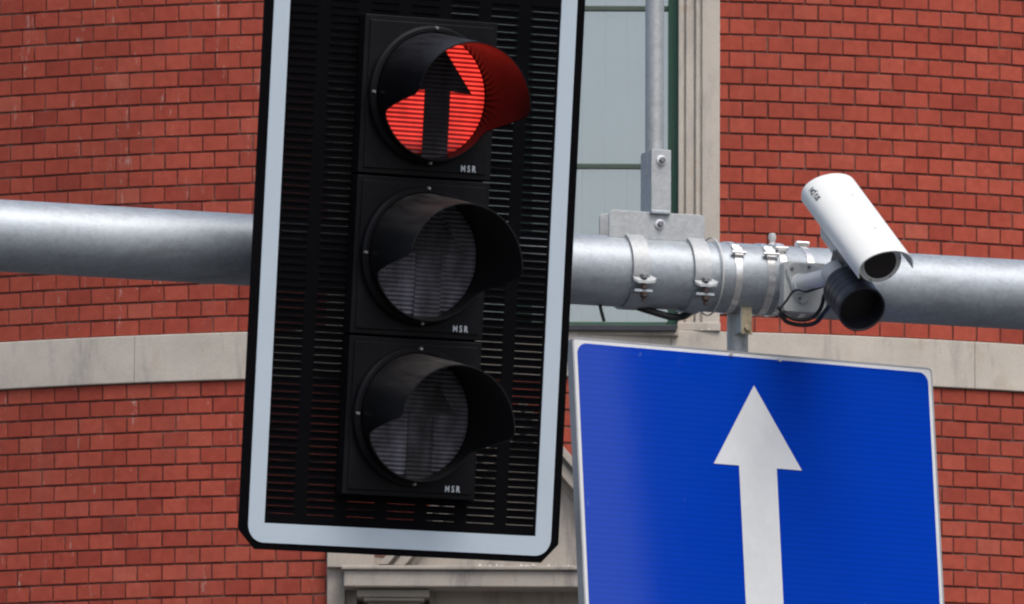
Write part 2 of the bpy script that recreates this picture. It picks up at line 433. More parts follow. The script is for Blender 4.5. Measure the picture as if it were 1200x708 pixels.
# wall surface with two openings
holes = [(-XO, XO, Z_ST, Z_UT), (-XL, XL, Z_LB, Z_LT), (-.95, .95, 1.2, 3.6)]
zone = (-4.3, 4.3, Z_SB - 30 * ROW, Z_ST + 24 * ROW)
sb = sorted(set([-SMAX - 14, -SMAX, SMAX, SMAX + 14, zone[0], zone[1]] + [h[0] for h in holes] + [h[1] for h in holes] + [-SMAX + i * SMAX / 30 for i in range(61)]))
zb = sorted(set([0, 15.5, zone[2], zone[3], Z_ST, Z_SB] + [h[2] for h in holes] + [h[3] for h in holes] + [1.0, 5.0, 14.0]))
wv, wf, wm, wuv = [], [], [], []
idx = {}
def wvid(i, j):
    if (i, j) not in idx:
        idx[(i, j)] = len(wv); wv.append(W(sb[i], zb[j]))
    return idx[(i, j)]
for i in range(len(sb) - 1):
    for j in range(len(zb) - 1):
        sm, zm = (sb[i] + sb[i+1]) / 2, (zb[j] + zb[j+1]) / 2
        if any(h[0] < sm < h[1] and h[2] < zm < h[3] for h in holes): continue
        wf.append((wvid(i, j), wvid(i+1, j), wvid(i+1, j+1), wvid(i, j+1)))
        wm.append(1 if (zone[0] < sm < zone[1] and zone[2] < zm < zone[3]) else 0)
        wuv += [(sb[i], zb[j] - Z_ST), (sb[i+1], zb[j] - Z_ST), (sb[i+1], zb[j+1] - Z_ST), (sb[i], zb[j+1] - Z_ST)]
me = bpy.data.meshes.new('wall'); me.from_pydata(wv, [], wf); me.materials.append(M_BRICKT); me.materials.append(M_MORTAR)
me.polygons.foreach_set('material_index', wm)
ul = me.uv_layers.new(name='UVMap'); ul.data.foreach_set('uv', [c for u in wuv for c in u])
o = bpy.data.objects.new('wall', me); COL.objects.link(o); o.parent = bld
# the bricks of the bay, each with its own chamfered face
bk = MB()
JA = s_of(843) + 11 * WD / F
def brick(s0, s1, z0, z1):
    d = .0075 + random.uniform(-.0012, .0012); c = .0022
    t0, t1 = random.uniform(-.0006, .0006), random.uniform(-.0006, .0006)
    q = []
    for (a, b_, off) in ((s0, z0, -.002), (s1, z0, -.002), (s1, z1, -.002), (s0, z1, -.002)): q.append(W(a, b_, off))
    for (a, b_, off) in ((s0, z0, d - c), (s1, z0, d - c), (s1, z1, d - c), (s0, z1, d - c)): q.append(W(a, b_, off))
    for (a, b_, off) in ((s0+c, z0+c, d+t0), (s1-c, z0+c, d+t1), (s1-c, z1-c, d+t1), (s0+c, z1-c, d+t0)): q.append(W(a, b_, off))
    fs = [(8, 9, 10, 11)]
    for k in range(4):
        l = (k+1) % 4; fs += [(k, l, 4+l, 4+k), (4+k, 4+l, 8+l, 8+k)]
    u = random.random(); tint = .5 + (u - .5) * .6
    if random.random() < .06: tint = random.choice((random.uniform(.0, .15), random.uniform(.0, .2), random.uniform(.8, .92)))
    bk.add(q, fs, tint)
def rows(zbase, n, sgn, par0):
    for i in range(n):
        z0 = zbase + sgn * i * ROW - (ROW if sgn < 0 else 0); z1 = z0 + ROW
        zz0, zz1 = z0 + .0058, z1 - .0058
        off = 0 if (i + par0) % 2 == 0 else BW * .52
        k0 = int((zone[0] - JA) / BW) - 2; s = JA + off + k0 * BW
        while s < zone[1]:
            a, b_ = max(s, zone[0]), min(s + BW, zone[1]); s += BW
            if b_ - a < .03: continue
            segs = [(a, b_)]
            for h in holes:
                if z1 > h[2] + .01 and z0 < h[3] - .01:
                    ns = []
                    for (p, r_) in segs:
                        if r_ <= h[0] or p >= h[1]: ns.append((p, r_)); continue
                        if p < h[0]: ns.append((p, h[0]))
                        if r_ > h[1]: ns.append((h[1], r_))
                    segs = ns
            for (p, r_) in segs:
                if r_ - p < .02: continue
                j = random.uniform(-.001, .001); g = random.uniform(.0030, .0050)
                brick(p + g + j, r_ - g + j, zz0 + random.uniform(-.0008, .0008), zz1 + random.uniform(-.0008, .0008))
rows(Z_ST, 24, 1, 0); rows(Z_SB, 30, -1, 1)
bk.build('brick_facing', M_BRICK, bld, attr=True)
# stone band
def arc_block(mb, s0, s1, z0, z1, o0, o1, n=10, ch=.004):
    prof = [(o0, z0), (o1 - ch, z0), (o1, z0 + ch), (o1, z1 - ch), (o1 - ch, z1), (o0, z1)]
    vs = []
    for i in range(n + 1):
        s = s0 + (s1 - s0) * i / n
        vs += [W(s, z, o_) for o_, z in prof]
    m = len(prof); fs = []
    for i in range(n):
        for k in range(m): fs.append((i*m+k, (i+1)*m+k, (i+1)*m+(k+1) % m, i*m+(k+1) % m))
    fs += [tuple(range(m)), tuple(range(n*m, n*m+m))]
    mb.add(vs, fs)
sc_ = MB(); js = [-SMAX - 14.02, -4.9, -3.4, s_of(160), -.75, .75, s_of(1140), 3.5, 4.9, SMAX + 14.02]
for a, b_ in zip(js, js[1:]): arc_block(sc_, a + .0015, b_ - .0015, Z_SB, Z_ST, -.02, .026, 24)
sc_.build('stone_band', M_STONE, bld)
cr = MB(); arc_block(cr, -SMAX - 14, SMAX + 14, 15.0, 15.5, -.02, .35, 80, .05); cr.build('roof_cornice', M_STONE2, bld)
rf = MB(); pts = [W(s, 15.5, .1) for s in [-SMAX-14] + [-SMAX + i*SMAX/20 for i in range(41)] + [SMAX+14]]
c0 = Vector((0, 20, 18.5)); rf.add(pts + [c0], [(i, i+1, len(pts)) for i in range(len(pts)-1)]); rf.build('roof', M_ROOF, bld)

# upper window -------------------------------------------------
def bx(px): return (px - 613) * WD / F      # photo column -> metres from the bay's middle
sur = MB()
for sg in (1, -1):
    def seg(a, b_, y0, y1, z0=Z_ST, z1=Z_UT):
        sur.box(min(sg*a, sg*b_), max(sg*a, sg*b_), y0, y1, z0, z1)
    yo = .045
    seg(bx(822.5), bx(843.5), yo - .0, .34)                # outer flat band
    seg(bx(820), bx(822.5), yo + .013, .34)                # groove
    seg(bx(815), bx(820), yo + .004, .34)
    seg(bx(813), bx(815), yo + .022, .34)
    seg(bx(803.5), bx(813), yo + .016, .34)
    seg(bx(801.5), bx(803.5), yo + .032, .34)
    seg(bx(795), bx(801.5), yo + .026, .34)
    seg(bx(794), bx(844.5), yo - .012, .33, Z_ST, zpx(376))
sur.box(-XO, XO, .05, .34, Z_UT - .25, Z_UT)
sur.build('window_surround', M_STONE, bld, bevel=.004)
win = bpy.data.objects.new('window', None)
fr = MB()
xw = bx(795); xi = bx(783)
zs0, zs1 = zpx(388.5), zpx(381.5); zg = zpx(371.5)
for sg in (1, -1):
    fr.box(min(sg*xi, sg*xw), max(sg*xi, sg*xw), .16, .24, zs1, Z_UT - .25)
fr.box(-xi, xi, .162, .24, zs1, zg)
fr.box(-.045, .045, .15, .238, zg, Z_UT - .25)
fr.box(-xi, xi, .163, .238, Z_UT - .33, Z_UT - .25)
window = fr.build('window', M_GREEN, bld, bevel=.004, label='upper window with green frame and pale blinds')
zb_ = zpx(188)
for zc in (zb_, zb_ + .815):
    MB().box(-xi, xi, .18, .215, zc - .013, zc + .013).build('glazing_bar', M_BAR, window, bevel=.003)
for a, b_ in ((-xi, -.045), (.045, xi)): MB().box(a, b_, .195, .199, zg, Z_UT - .33).build('pane', M_GLASS, window)
bl = MB(); x = -xi
sw = .115
while x < xi:
    for k in range(6):
        pass
    a0 = Vector((x + .001, .262 + .004, 0)); 
    seg_n = 6; pr = []
    for k in range(seg_n + 1):
        u = k / seg_n; pr.append((x + .0008 + u * (sw - .0016), .262 - .006 * math.sin(math.pi * u)))
    vs = [(px_, py_, Z_ST + .02) for px_, py_ in pr] + [(px_, py_, Z_UT - .3) for px_, py_ in pr]
    n_ = seg_n + 1
    bl.add(vs, [(k, k+1, n_+k+1, n_+k) for k in range(seg_n)])
    x += sw
bl.build('blind', M_BLIND, window, smooth=60)
MB().box(-xw + .01, xw - .01, -.045, .16, zs0, zs1).build('sill', M_SILL, window, bevel=.003)
MB().box(-XO, XO, .34, .5, Z_ST - .3, Z_UT).build('window_backing', M_ROOM, bld)
MB().box(-xw, xw, -.02, .335, Z_ST - .03, Z_ST + .001).build('stone_sill', M_STONE2, bld)

# lower window with its triangular pediment --------------------
lw = MB()
zl = lambda py, y=0: zpx(py, 613, y)
for sg in (1, -1):
    def seg2(a, b_, y0, y1, z0, z1): lw.box(min(sg*a, sg*b_), max(sg*a, sg*b_), y0, y1, z0, z1)
    seg2(-bx(406), -bx(385), .03, .3, Z_LB, Z_LT + .001)
    seg2(-bx(420), -bx(406), .075, .3, Z_LB, zl(664))
    seg2(-bx(505), -bx(420), -.05, .3, zl(700, -.05), zl(691, -.05))       # console cap
    seg2(-bx(499), -bx(428), -.03, .3, zl(705), zl(700, -.05))
    seg2(-bx(494), -bx(433), .035, .3, zl(760), zl(705))
    seg2(-bx(490), -bx(438), .045, .3, Z_LB, zl(760))
lw.box(bx(402), -bx(402), -.14, .3, zl(668, -.14), zl(663, -.14))
lw.box(bx(405), -bx(405), -.12, .3, zl(688, -.12), zl(669, -.12) )
lw.build('lower_window_surround', M_STONE2, bld, bevel=.006)
pd = MB()
zt = zl(663, -.10); apx = zl(462)
def rake(sg, xo, xin, y0, y1, slope=1.16):
    # raking moulding from its foot (outer / inner x at the cornice) up to the middle
    A = (sg*xo, zt); B = (sg*xin, zt); C = (0, zt - xin*0 + abs(xin)*slope); D = (0, zt + abs(xo)*slope)
    pd.prism([A, B, C, D] if sg > 0 else [A, D, C, B], y0, y1)
for sg in (1, -1):
    rake(sg, -bx(445), -bx(456), -.13, .12); rake(sg, -bx(456), -bx(462), -.07, .12)
    rake(sg, -bx(462), -bx(476), -.10, .12); rake(sg, -bx(476), -bx(486), -.02, .12)
tr_ = abs(bx(486)); pd.prism([(-tr_, zt), (tr_, zt), (0, zt + tr_*1.16)], -.014, .12)
pd.box(bx(384.8), -bx(384.8), .045, .2, Z_LT - .12, Z_LT)
for sg in (1, -1): pd.box(min(sg*-bx(385), sg*-bx(440)), max(sg*-bx(385), sg*-bx(440)), -.01, .2, Z_LT - .06, zl(636))
pd.build('pediment', M_STONE2, bld, bevel=.004)
MB().box(bx(505), -bx(505), .10, .2, zl(760), zl(689)).build('stone_frieze', M_STONE2, bld)
lwin = MB()
xq = -bx(505)
lwin.box(-xq, xq, .16, .2, Z_LB, Z_LB + .1); lwin.box(-.04, .04, .16, .2, Z_LB, zl(689)); lwin.box(-xq, xq, .16, .2, zl(705), zl(689))
for sg in (1, -1): lwin.box(min(sg*xq, sg*(xq-.06)), max(sg*xq, sg*(xq-.06)), .158, .2, Z_LB, zl(689))
lwo = lwin.build('window', M_GREEN, bld, bevel=.004, label='lower window mostly hidden below its stone cornice')
MB().box(-xq, xq, .185, .189, Z_LB, zl(700)).build('pane', M_GLASS, lwo)
MB().box(-XL, XL, .3, .5, Z_LB, Z_LT + .4).build('window_backing', M_ROOM, bld)
MB().box(-1.0, 1.0, .2, .3, 1.1, 3.7).build('ground_floor_shutter', M_SILL, bld)
# droppings on the ledges
dp = MB()
def blob(x, y, z, r, h):
    n = 7; vs = [(x, y, z + h)]
    for k in range(n):
        a = 2*math.pi*k/n; rr = r * random.uniform(.6, 1.3); vs.append((x + rr*math.cos(a), y + rr*math.sin(a), z - .001))
    dp.add(vs, [(0, 1+k, 1+(k+1) % n) for k in range(n)])
zc = zl(663, -.14)
for _ in range(60): blob(random.gauss(random.choice((-.05, .12, .3, .6)), .09), random.uniform(-.135, -.05), zc, random.uniform(.003, .013), random.uniform(.002, .016) )
for _ in range(40): blob(random.uniform(-.6, .99), random.uniform(-.02, .03), Z_ST + .001, random.uniform(.003, .01), random.uniform(.002, .014))
dp.build('bird_droppings', simple('droppings', (.6, .58, .54), .8), bld)['kind'] = 'stuff'

# ================================================================== unseen dark house, added so its edge is mirrored in the sign
DM = frame((34.90, 11.42, 0), (.43, .903, 0), (0, 0, 1))       # corner; local x runs along its street front, which faces the sign
if (DM.to_3x3() @ Vector((0, 1, 0))).x < 0: DM = DM @ Matrix.Rotation(math.pi, 4, 'Z')
dk = thing('added_mirror_house', DM, 'unseen dark brick house, added to be mirrored in the blue sign', 'building')
M_DARKB = simple('dark_mirrored_brick', (.045, .036, .033), .85, 0, .25, 5, .2)  # kept dark so the sign mirrors a dark wall
sgx = 1 if (DM.to_3x3() @ Vector((1, 0, 0))).y > 0 else -1
def dbx(a, b_, *r): return (min(sgx*a, sgx*b_), max(sgx*a, sgx*b_)) + r
MB().box(*dbx(0, 24, 0, 12, 0, 23)).build('wall', M_DARKB, dk)
MB().box(*dbx(-.35, 24.3, -.35, 12.3, 23, 23.5)).build('roof_cornice', M_STONE2, dk, bevel=.04)
MB().box(*dbx(0, 24, 0, 12, 23.5, 25)).build('roof', M_ROOF, dk)
for fl in range(6):
    for c_ in range(6):
        xx, zz = 3.0 + c_ * 3.4, 1.2 + fl * 3.7
        wf_ = MB().box(*dbx(xx, xx + 1.3, -.05, .03, zz, zz + 2.0)).build('window', M_GREEN, dk, bevel=.01)
        MB().box(*dbx(xx + .08, xx + 1.22, -.056, -.05, zz + .08, zz + 1.92)).build('pane', M_DGLASS, wf_)
        MB().box(*dbx(xx - .12, xx + 1.42, -.16, .0, zz - .14, zz)).build('sill', M_STONE2, wf_, bevel=.01)

# ================================================================== MAST ARM
AR0 = P(600, 311, 28.4); AY_ = R(21)
e_ = Vector((math.cos(AY_), math.sin(AY_), 0))
AM = frame(AR0, e_, (0, 0, 1))
PR = .0845
def ta(px, y=0.0, z=0.0):
    """distance along the arm of a photo column, for a point y behind / z above the axis"""
    lo, hi = -4, 4; I = CM.inverted()
    for _ in range(40):
        m = (lo + hi) / 2; q = I @ (AM @ Vector((m, y, z)))
        if q.x / -q.z * F + 600 < px: lo = m
        else: hi = m
    return lo
mast = thing('mast_arm', Matrix.Translation(AM @ Vector((-6.5, 0, 0)) - Vector((0, 0, AR0.z))), 'thick galvanised steel mast arm crossing behind the traffic light', 'mast arm')
mi = mast.matrix_world.inverted()
def on_arm(mb): mb.v = [tuple(mi @ AM @ Vector(v)) for v in mb.v]; return mb
on_arm(MB().lathe([(.0, 0)], 3) if False else MB().cyl((-6.45, 0, 0), (3.6, 0, 0), PR, PR, 96)).build('arm_pipe', M_GALV, mast, smooth=40)
mp = MB(); mp.cyl((0, 0, .02), (0, 0, AR0.z + .5), .14, .11, 48); mp.cyl((0, 0, 0), (0, 0, .03), .26, .26, 48); mp.build('mast', M_GALV, mast, smooth=40)
MB().cyl((0, 0, AR0.z + .5), (0, 0, AR0.z + .53), .12, .09, 48).build('mast_cap', M_BLACKPL, mast, smooth=40)
on_arm(MB().cyl((3.6, 0, 0), (3.615, 0, 0), PR + .004, PR - .01, 48)).build('end_cap', M_BLACKPL, mast, smooth=40)

def band(mb, t, wdt, r0, r1, a0=0, a1=360, n=72):
    """curved strap round the arm; angle 0 = top, 90 = front, 180 = bottom"""
    full = (a1 - a0) >= 360; vs = []; m = n if full else n + 1
    for i in range(m):
        a = R(a0 + (a1 - a0) * i / n)
        for r, x in ((r0, t - wdt/2), (r1, t - wdt/2), (r1, t + wdt/2), (r0, t + wdt/2)):
            vs.append((x, -r * math.sin(a), r * math.cos(a)))
    fs = []
    for i in range(n):
        j = (i + 1) % m
        for k in range(4): fs.append((i*4+k, i*4+(k+1) % 4, j*4+(k+1) % 4, j*4+k))
    if not full: fs += [(0, 1, 2, 3), tuple(range((m-1)*4, m*4))]
    return mb.add(vs, fs)
def rad(t, r, a, tt=0):      # point on the arm's section
    return (t, -r * math.sin(R(a)), r * math.cos(R(a)))

# ------------------------------------------------------------------ upright tube on its saddle bracket
tp = ta(773, -.03, .12)
UM = AM @ Matrix.Translation((tp, 0, PR))
up = thing('support_post', UM, 'slim galvanised upright tube bolted to the saddle bracket on top of the mast arm', 'post')
yf = -.036
g = lambda px, py, y=yf: hit(px, py, UM, y)
x0 = g(714, 263).x; x1 = g(826, 263).x; zt_ = g(770, 249).z; zb2 = -.008
def rrect(x0, x1, z0, z1, r, corners=(1, 1, 1, 1), n=5):
    out = []
    for (cx, cz, a0, on) in ((x1-r, z0+r, -90, corners[0]), (x1-r, z1-r, 0, corners[1]), (x0+r, z1-r, 90, corners[2]), (x0+r, z0+r, 180, corners[3])):
        if not on: out.append((cx + (r if a0 in (-90, 0) else -r), cz + (r if a0 in (0, 90) else -r))); continue
        for k in range(n + 1):
            a = R(a0 + 90*k/n); out.append((cx + r*math.cos(a), cz + r*math.sin(a)))
    return out
sd_ = MB(); sd_.prism(rrect(x0, x1, zb2, zt_, .012, (0, 1, 1, 0)), yf, yf + .006)
sd_.prism(rrect(x0, x1, zb2, zt_, .012, (0, 1, 1, 0)), .026, .032)
sd_.build('saddle_bracket', M_GALV2, up, bevel=.001)
cx0 = g(762, 215).x; cx1 = g(785, 215).x; cz = g(775, 176).z
ch = MB(); ch.box(cx0, cx1, yf - .008, yf - .003, zt_ - .004, cz); ch.box(cx0, cx0 + .005, yf - .003, .022, zt_ - .002, cz - .002); ch.box(cx0, cx1, .022, .027, zt_ - .002, cz - .004)
ch.build('channel_bracket', M_GALV2, up, bevel=.001)
MB().box(cx0 - .001, cx1 - .003, yf - .011, yf - .001, zt_ - .005, zt_ + .004).build('weld', M_GALV, up, bevel=.002)
tcx = (g(760, 60).x + g(783, 60).x) / 2
MB().cyl((tcx, -.012, cz - .06), (tcx, -.012, 1.35), .0225, .0225, 32).build('tube', M_GALV2, up, smooth=40)
def bolt(px, py, parent, y, M=UM, r=.0125, mat=M_WASH, nut=M_BOLT, name='bolt'):
    c = hit(px, py, M, y)
    wv_ = MB().lathe([(r*.45, y), (r*.5, y - .004), (r, y - .003), (r, y)], 28, Matrix.Translation((c.x, 0, c.z)))
    wo = wv_.build(name, mat, parent, smooth=40)
    nb = MB().cyl((c.x, y - .002, c.z), (c.x, y - .013, c.z), r*.62, r*.6, 6); nb.build('nut', nut, wo, bevel=.001)
    return wo
bolt(775, 188, up, yf - .008); bolt(773, 263, up, yf)
for pxl in (736, 808):
    t = ta(pxl, 0, PR) - tp
    st = MB(); wd = .042; vs0 = len(st.v)
    band(st, 0, wd, PR + .0005, PR + .0085, -30, 104)
    # flange turned out at the strap's end
    a = 104
    p0 = Vector(rad(0, PR + .0005, a)); out = Vector((0, -.70, -.71)).normalized()
    fl = [(-wd/2 - .001, 0), (wd/2 + .004, 0), (wd/2 + .016, .012), (wd/2 + .010, .020), (wd/2 - .006, .024), (-wd/2 + .008, .024), (-wd/2 - .001, .014)]
    top = [Vector((x, 0, 0)) + p0 + out * d_ + Vector((0, 0, .004)) for x, d_ in fl]; bot = [q - Vector((0, 0, .006)) for q in top]
    n_ = len(fl); st.add(top + bot, [tuple(range(n_)), tuple(range(2*n_-1, n_-1, -1))] + [(i, (i+1) % n_, n_+(i+1) % n_, n_+i) for i in range(n_)])
    st.v = [(x + t, y, z - PR) for x, y, z in st.v]
    strap = st.build('clamp_strap', M_GALV2, up, smooth=30)
    lo = MB(); band(lo, 0, wd * .9, PR + .0005, PR + .006, 132, 300)
    p1 = Vector(rad(0, PR + .0005, 132)); lo.box(-wd/2, wd/2 + .004, p1.y - .034, p1.y, p1.z - .003, p1.z + .003)
    lo.v = [(x + t, y, z - PR) for x, y, z in lo.v]; lo.build('lower_strap', M_GALV, up, smooth=30)
    bo = MB(); c = p0 + out * .014
    bo.cyl((t + .004, c.y, c.z - PR + .003), (t + .004, c.y, p1.z - PR - .026), .005, .005, 12)
    rodo = bo.build('clamp_bolt', M_RUST, up, smooth=40)
    MB().cyl((t + .004, c.y, c.z - PR + .003), (t + .004, c.y, c.z - PR + .013), .0095, .0095, 6).build('bolt_head', M_BOLT, rodo, bevel=.001)
    nu = MB(); nu.cyl((t + .004, c.y, p1.z - PR - .003), (t + .004, c.y, p1.z - PR - .014), .010, .010, 6); nu.cyl((t + .004, c.y, p1.z - PR + .004), (t + .004, c.y, p1.z - PR + .012), .010, .010, 6)
    nu.build('nut', M_RUST, rodo)

# thin pale tie loop beside the right clamp
t = ta(822, 0, PR); ti = MB(); band(ti, 0, .0035, PR + .007, PR + .0095, 0, 360)
ti.v = [tuple(AM @ Vector((x + t + .02, y, z))) for x, y, z in ti.v]
o = ti.build('cable_tie', M_TIE, None, smooth=40); tag(o, 'thin pale cable tie around the arm just right of the saddle bracket', 'cable tie')

# ------------------------------------------------------------------ steel band clamps
def band_clamp(px, label, head_angle, wdt=.017, knob=False, rr=0):
    t = ta(px, 0, PR)
    th = thing('band_clamp', AM @ Matrix.Translation((t, 0, 0)), label, 'band clamp', 'steel bands around the mast arm')
    s_ = MB(); band(s_, 0, wdt, PR + .0004 + rr, PR + .0022 + rr); s_.build('strap', M_BAND, th, smooth=30)
    h = MB(); a = head_angle; Mx = Matrix.Rotation(R(a), 4, 'X')
    h.box(-wdt*.62, wdt*.62, -.012, .012, PR + .001, PR + .011, Mx); h.cyl(Mx @ Vector((-wdt*1.0, -.004, PR + .009)), Mx @ Vector((wdt*1.0, -.004, PR + .009)), .0055, .0055, 14)
    h.box(-wdt*.55, wdt*.55, .012, .026, PR + .002, PR + .005, Mx)
    h.build('screw_housing', M_BAND, th, smooth=30)
    if knob:
        k = MB(); q = Mx @ Vector((0, 0, PR)); k.lathe([(.0001, .028), (.008, .026), (.010, .016), (.006, .004), (.011, -.002)], 20, Matrix.Translation((0, -.005, PR + .002)) @ Matrix.Rotation(R(90), 4, 'X'))
        k.build('wing_knob', M_TIE, th, smooth=50)
    return th
band_clamp(851, 'steel band with bright screw block just right of the saddle bracket, first from the left', 55)
band_clamp(889, 'steel band on the arm right above the blue sign post, between two other bands', 55, .019)
band_clamp(904, 'steel band with a pale knob on top at the left edge of the camera base', 40, .016, True)
band_clamp(936, 'rightmost steel band, running behind the camera base plate', 12, .016)

# ================================================================== TRAFFIC LIGHT
phi = R(29)
rr_ = Vector((math.cos(phi), math.sin(phi), 0)); nn = Vector((math.sin(phi), -math.cos(phi), 0))
tau = R(7.3); u_ = Vector((0, 0, 1)) * math.cos(tau) + nn * math.sin(tau)
rollq = Matrix.Rotation(.018, 4, nn * math.cos(tau) - Vector((0, 0, 1)) * math.sin(tau))
rr2 = rollq.to_3x3() @ rr_; uu2 = rollq.to_3x3() @ u_
TM = frame(P(485, 302, 28.0), rr2, uu2)
tl = thing('traffic_light', TM, 'black three lamp traffic light with louvred backplate and white border, red arrow lit', 'traffic light')
HW, HH = .425, .700
pl = MB(); ix, iz = HW - .064, HH - .062; ch_ = .045
outer = [(-HW+ch_, -HH), (HW-ch_, -HH), (HW, -HH+ch_), (HW, HH-ch_), (HW-ch_, HH), (-HW+ch_, HH), (-HW, HH-ch_), (-HW, -HH+ch_)]
inner = [(-ix, -iz), (ix, -iz), (ix, -iz), (ix, iz), (ix, iz), (-ix, iz), (-ix, iz), (-ix, -iz)]
pl.ring(outer, inner, 0, .008)
cw, cp, rp, so = .076, .1065, .0178, .0007
T = .007
edges = [-ix] + [v for k in range(7) for v in ((k-3)*cp - cw/2, (k-3)*cp + cw/2)] + [ix]
for k in range(8): pl.box(edges[2*k], edges[2*k+1], .0005, T, -iz, iz)
nr = int((2*iz - .03) / rp); z00 = -nr * rp / 2
for k in range(7):
    xa, xb = (k-3)*cp - cw/2, (k-3)*cp + cw/2
    pl.box(xa, xb, .0005, T, -iz, z00); pl.box(xa, xb, .0005, T, -z00, iz)
    for j in range(nr):
        za, zb3 = z00 + j*rp, z00 + (j+1)*rp
        if k in (2, 3, 4) and abs((za+zb3)/2) < .555: pl.box(xa, xb, .0005, T, za, zb3); continue
        pl.box(xa, xb, .0005, T, za + (.00032 if k < 4 else so), zb3)
        # small louvre lip pressed out above each slot
        pl.box(xa + .002, xb - .002, -.0025, .0005, zb3 - .005, zb3 - .003)
bp = pl.build('backplate', M_PLATE, tl)
br = MB(); bw, bb = HW - .022, HH - .016; rc = .042; op, ip = [], []
for (cx, cz_, a0, sx_, sz_) in ((bw-rc, -bb+rc, -90, 1, -1), (bw-rc, bb-rc, 0, 1, 1), (-bw+rc, bb-rc, 90, -1, 1), (-bw+rc, -bb+rc, 180, -1, -1)):
    for k in range(9):
        a = R(a0 + 90*k/8); op.append((cx + rc*math.cos(a), cz_ + rc*math.sin(a))); ip.append((sx_*ix, sz_*iz))
br.ring(op, ip, -.0022, .001); br.build('border_stripe', M_RETRO, bp)

MS, VT = .376, math.tan(R(7.6))
def section(k, lens, visor, name_label):
    zc_ = (1 - k) * MS
    h = MB(); hw, hh = .176, MS/2 - .0025
    h.box(-hw, hw, -.032, -.001, zc_ - hh, zc_ + hh); h.box(-.115, .14, .009, .10, zc_ - hh + .006, zc_ + hh - .006)
    h.box(-hw + .012, hw - .012, -.036, -.032, zc_ - hh + .012, zc_ + hh - .012)
    so_ = h.build('signal_section', M_BLACKPL, tl, bevel=.006, label=name_label)
    zc2 = zc_ + .004
    D = Matrix.Translation((0, 0, zc2))
    c = MB(); c.lathe([(.146, -.030), (.146, -.050), (.150, -.056), (.158, -.056), (.163, -.050), (.164, -.030)], 96, D); c.build('collar', M_BLACKPL, so_, smooth=35)
    L_ = MB(); prof = [(.0001, -.052)] + [(.146 * math.sin(R(90)*i/10), -.038 - .014 * math.cos(R(90)*i/10)) for i in range(1, 11)]
    L_.lathe(prof, 96)
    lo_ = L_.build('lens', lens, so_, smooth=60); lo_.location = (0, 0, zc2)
    # visor: a sheet tunnel cut back below
    def Lk(a):
        a = abs(a)
        pts_ = [(0, 1), (84, 1), (90, .93), (96, .71), (105, .40), (113, .18), (119, .15), (181, .15)]
        for (a0, l0), (a1, l1) in zip(pts_, pts_[1:]):
            if a <= a1: return l0 + (l1 - l0) * (a - a0) / (a1 - a0)
        return .15
    v = MB(); nA, nL = 160, 8; VL = .208; ro, ri = .1475, .1445; rings = []
    for (r, order) in ((ro, range(nL + 1)), (ri, range(nL, -1, -1))):
        for j in order: rings.append((r, j))
    vs = []
    for (r, j) in rings:
        for i in range(nA):
            a = -180 + 360 * i / nA; rel = a - 7
            if rel < -180: rel += 360
            l = Lk(rel) * VL * j / nL; rx = r * (1 + .03 * l / VL)
            vs.append(Vector((rx * math.sin(R(a)), -.05 - l, zc2 + rx * math.cos(R(a)) - l * VT)))
    m = len(rings); fs = []
    for q in range(m - 1):
        for i in range(nA): fs.append((q*nA+i, q*nA+(i+1) % nA, (q+1)*nA+(i+1) % nA, (q+1)*nA+i))
    v.add(vs, fs); v.build('visor', visor, so_, smooth=45)
    for a in (0, -90, 90, 180):
        x, z = .1585*math.sin(R(a)), .1585*math.cos(R(a)); MB().cyl((x, -.054, zc2 + z), (x, -.062, zc2 + z), .0040, .0032, 10).build('visor_clip', M_SCREW, so_, smooth=40)
    tv, tf = text_mesh('M S R', .021, .0004)
    tx = MB(); tx.add([(v_.x*.80 + .113, -.0368, v_.y + zc_ - .162) for v_ in tv], tf)
    tx.build('lettering', M_LETTER, so_)
    return so_, zc2
s1, z1_ = section(0, M_LENSR, M_VIS1, 'top section, red lamp lit around a dark upward arrow')
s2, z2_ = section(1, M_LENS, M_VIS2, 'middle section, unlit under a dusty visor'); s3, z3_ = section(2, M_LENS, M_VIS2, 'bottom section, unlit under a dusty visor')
dx = .012; aw, hw_ = .034, .092
poly = [(dx-aw, -.150), (dx+aw, -.150), (dx+aw, .012), (dx+hw_, .008), (dx+.004, .122), (dx-hw_, .008), (dx-aw, .012)]
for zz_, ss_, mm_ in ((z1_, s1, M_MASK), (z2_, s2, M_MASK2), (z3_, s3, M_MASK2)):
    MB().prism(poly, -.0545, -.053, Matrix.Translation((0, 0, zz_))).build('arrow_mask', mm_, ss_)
# hangers that carry the light on the arm
for zz in (.10, -.16):
    MB().box(-.03, .03, .10, .20, zz - .012, zz + .012).build('mounting_bracket', M_GALV, tl, bevel=.003)

# ================================================================== BLUE SIGN
ph2 = R(31.3); n2 = Vector((math.sin(ph2), -math.cos(ph2), 0)); t2 = R(5.2)
SM = frame(P(671, 396, 28.26), (math.cos(ph2), math.sin(ph2), 0), Vector((0, 0, 1)) * math.cos(t2) - n2 * math.sin(t2))
SWd = hit(1091, 432, SM).x; SH = 1.0
sg_ = thing('road_sign', SM, 'square blue road sign with white straight ahead arrow hanging under the arm', 'sign')
pn_ = MB(); pn_.prism(rrect(0, SWd, -SH, 0, .010), -.0005, .004); pn_.build('panel', M_SIGNW, sg_)
ed = MB(); ro_ = rrect(-.002, SWd+.002, -SH-.002, .002, .012); ri_ = rrect(.002, SWd-.002, -SH+.002, -.002, .008)
ed.ring(ro_, ri_, -.0015, .024); ed.build('edge_flange', M_ALU, sg_, smooth=30)
bf = MB(); bf.prism(rrect(.011, SWd-.011, -SH+.011, -.011, .026, n=8), -.0015, -.0006); bf.build('blue_field', M_BLUE, sg_)
H = lambda px, py: (hit(px, py, SM).x, hit(px, py, SM).z)
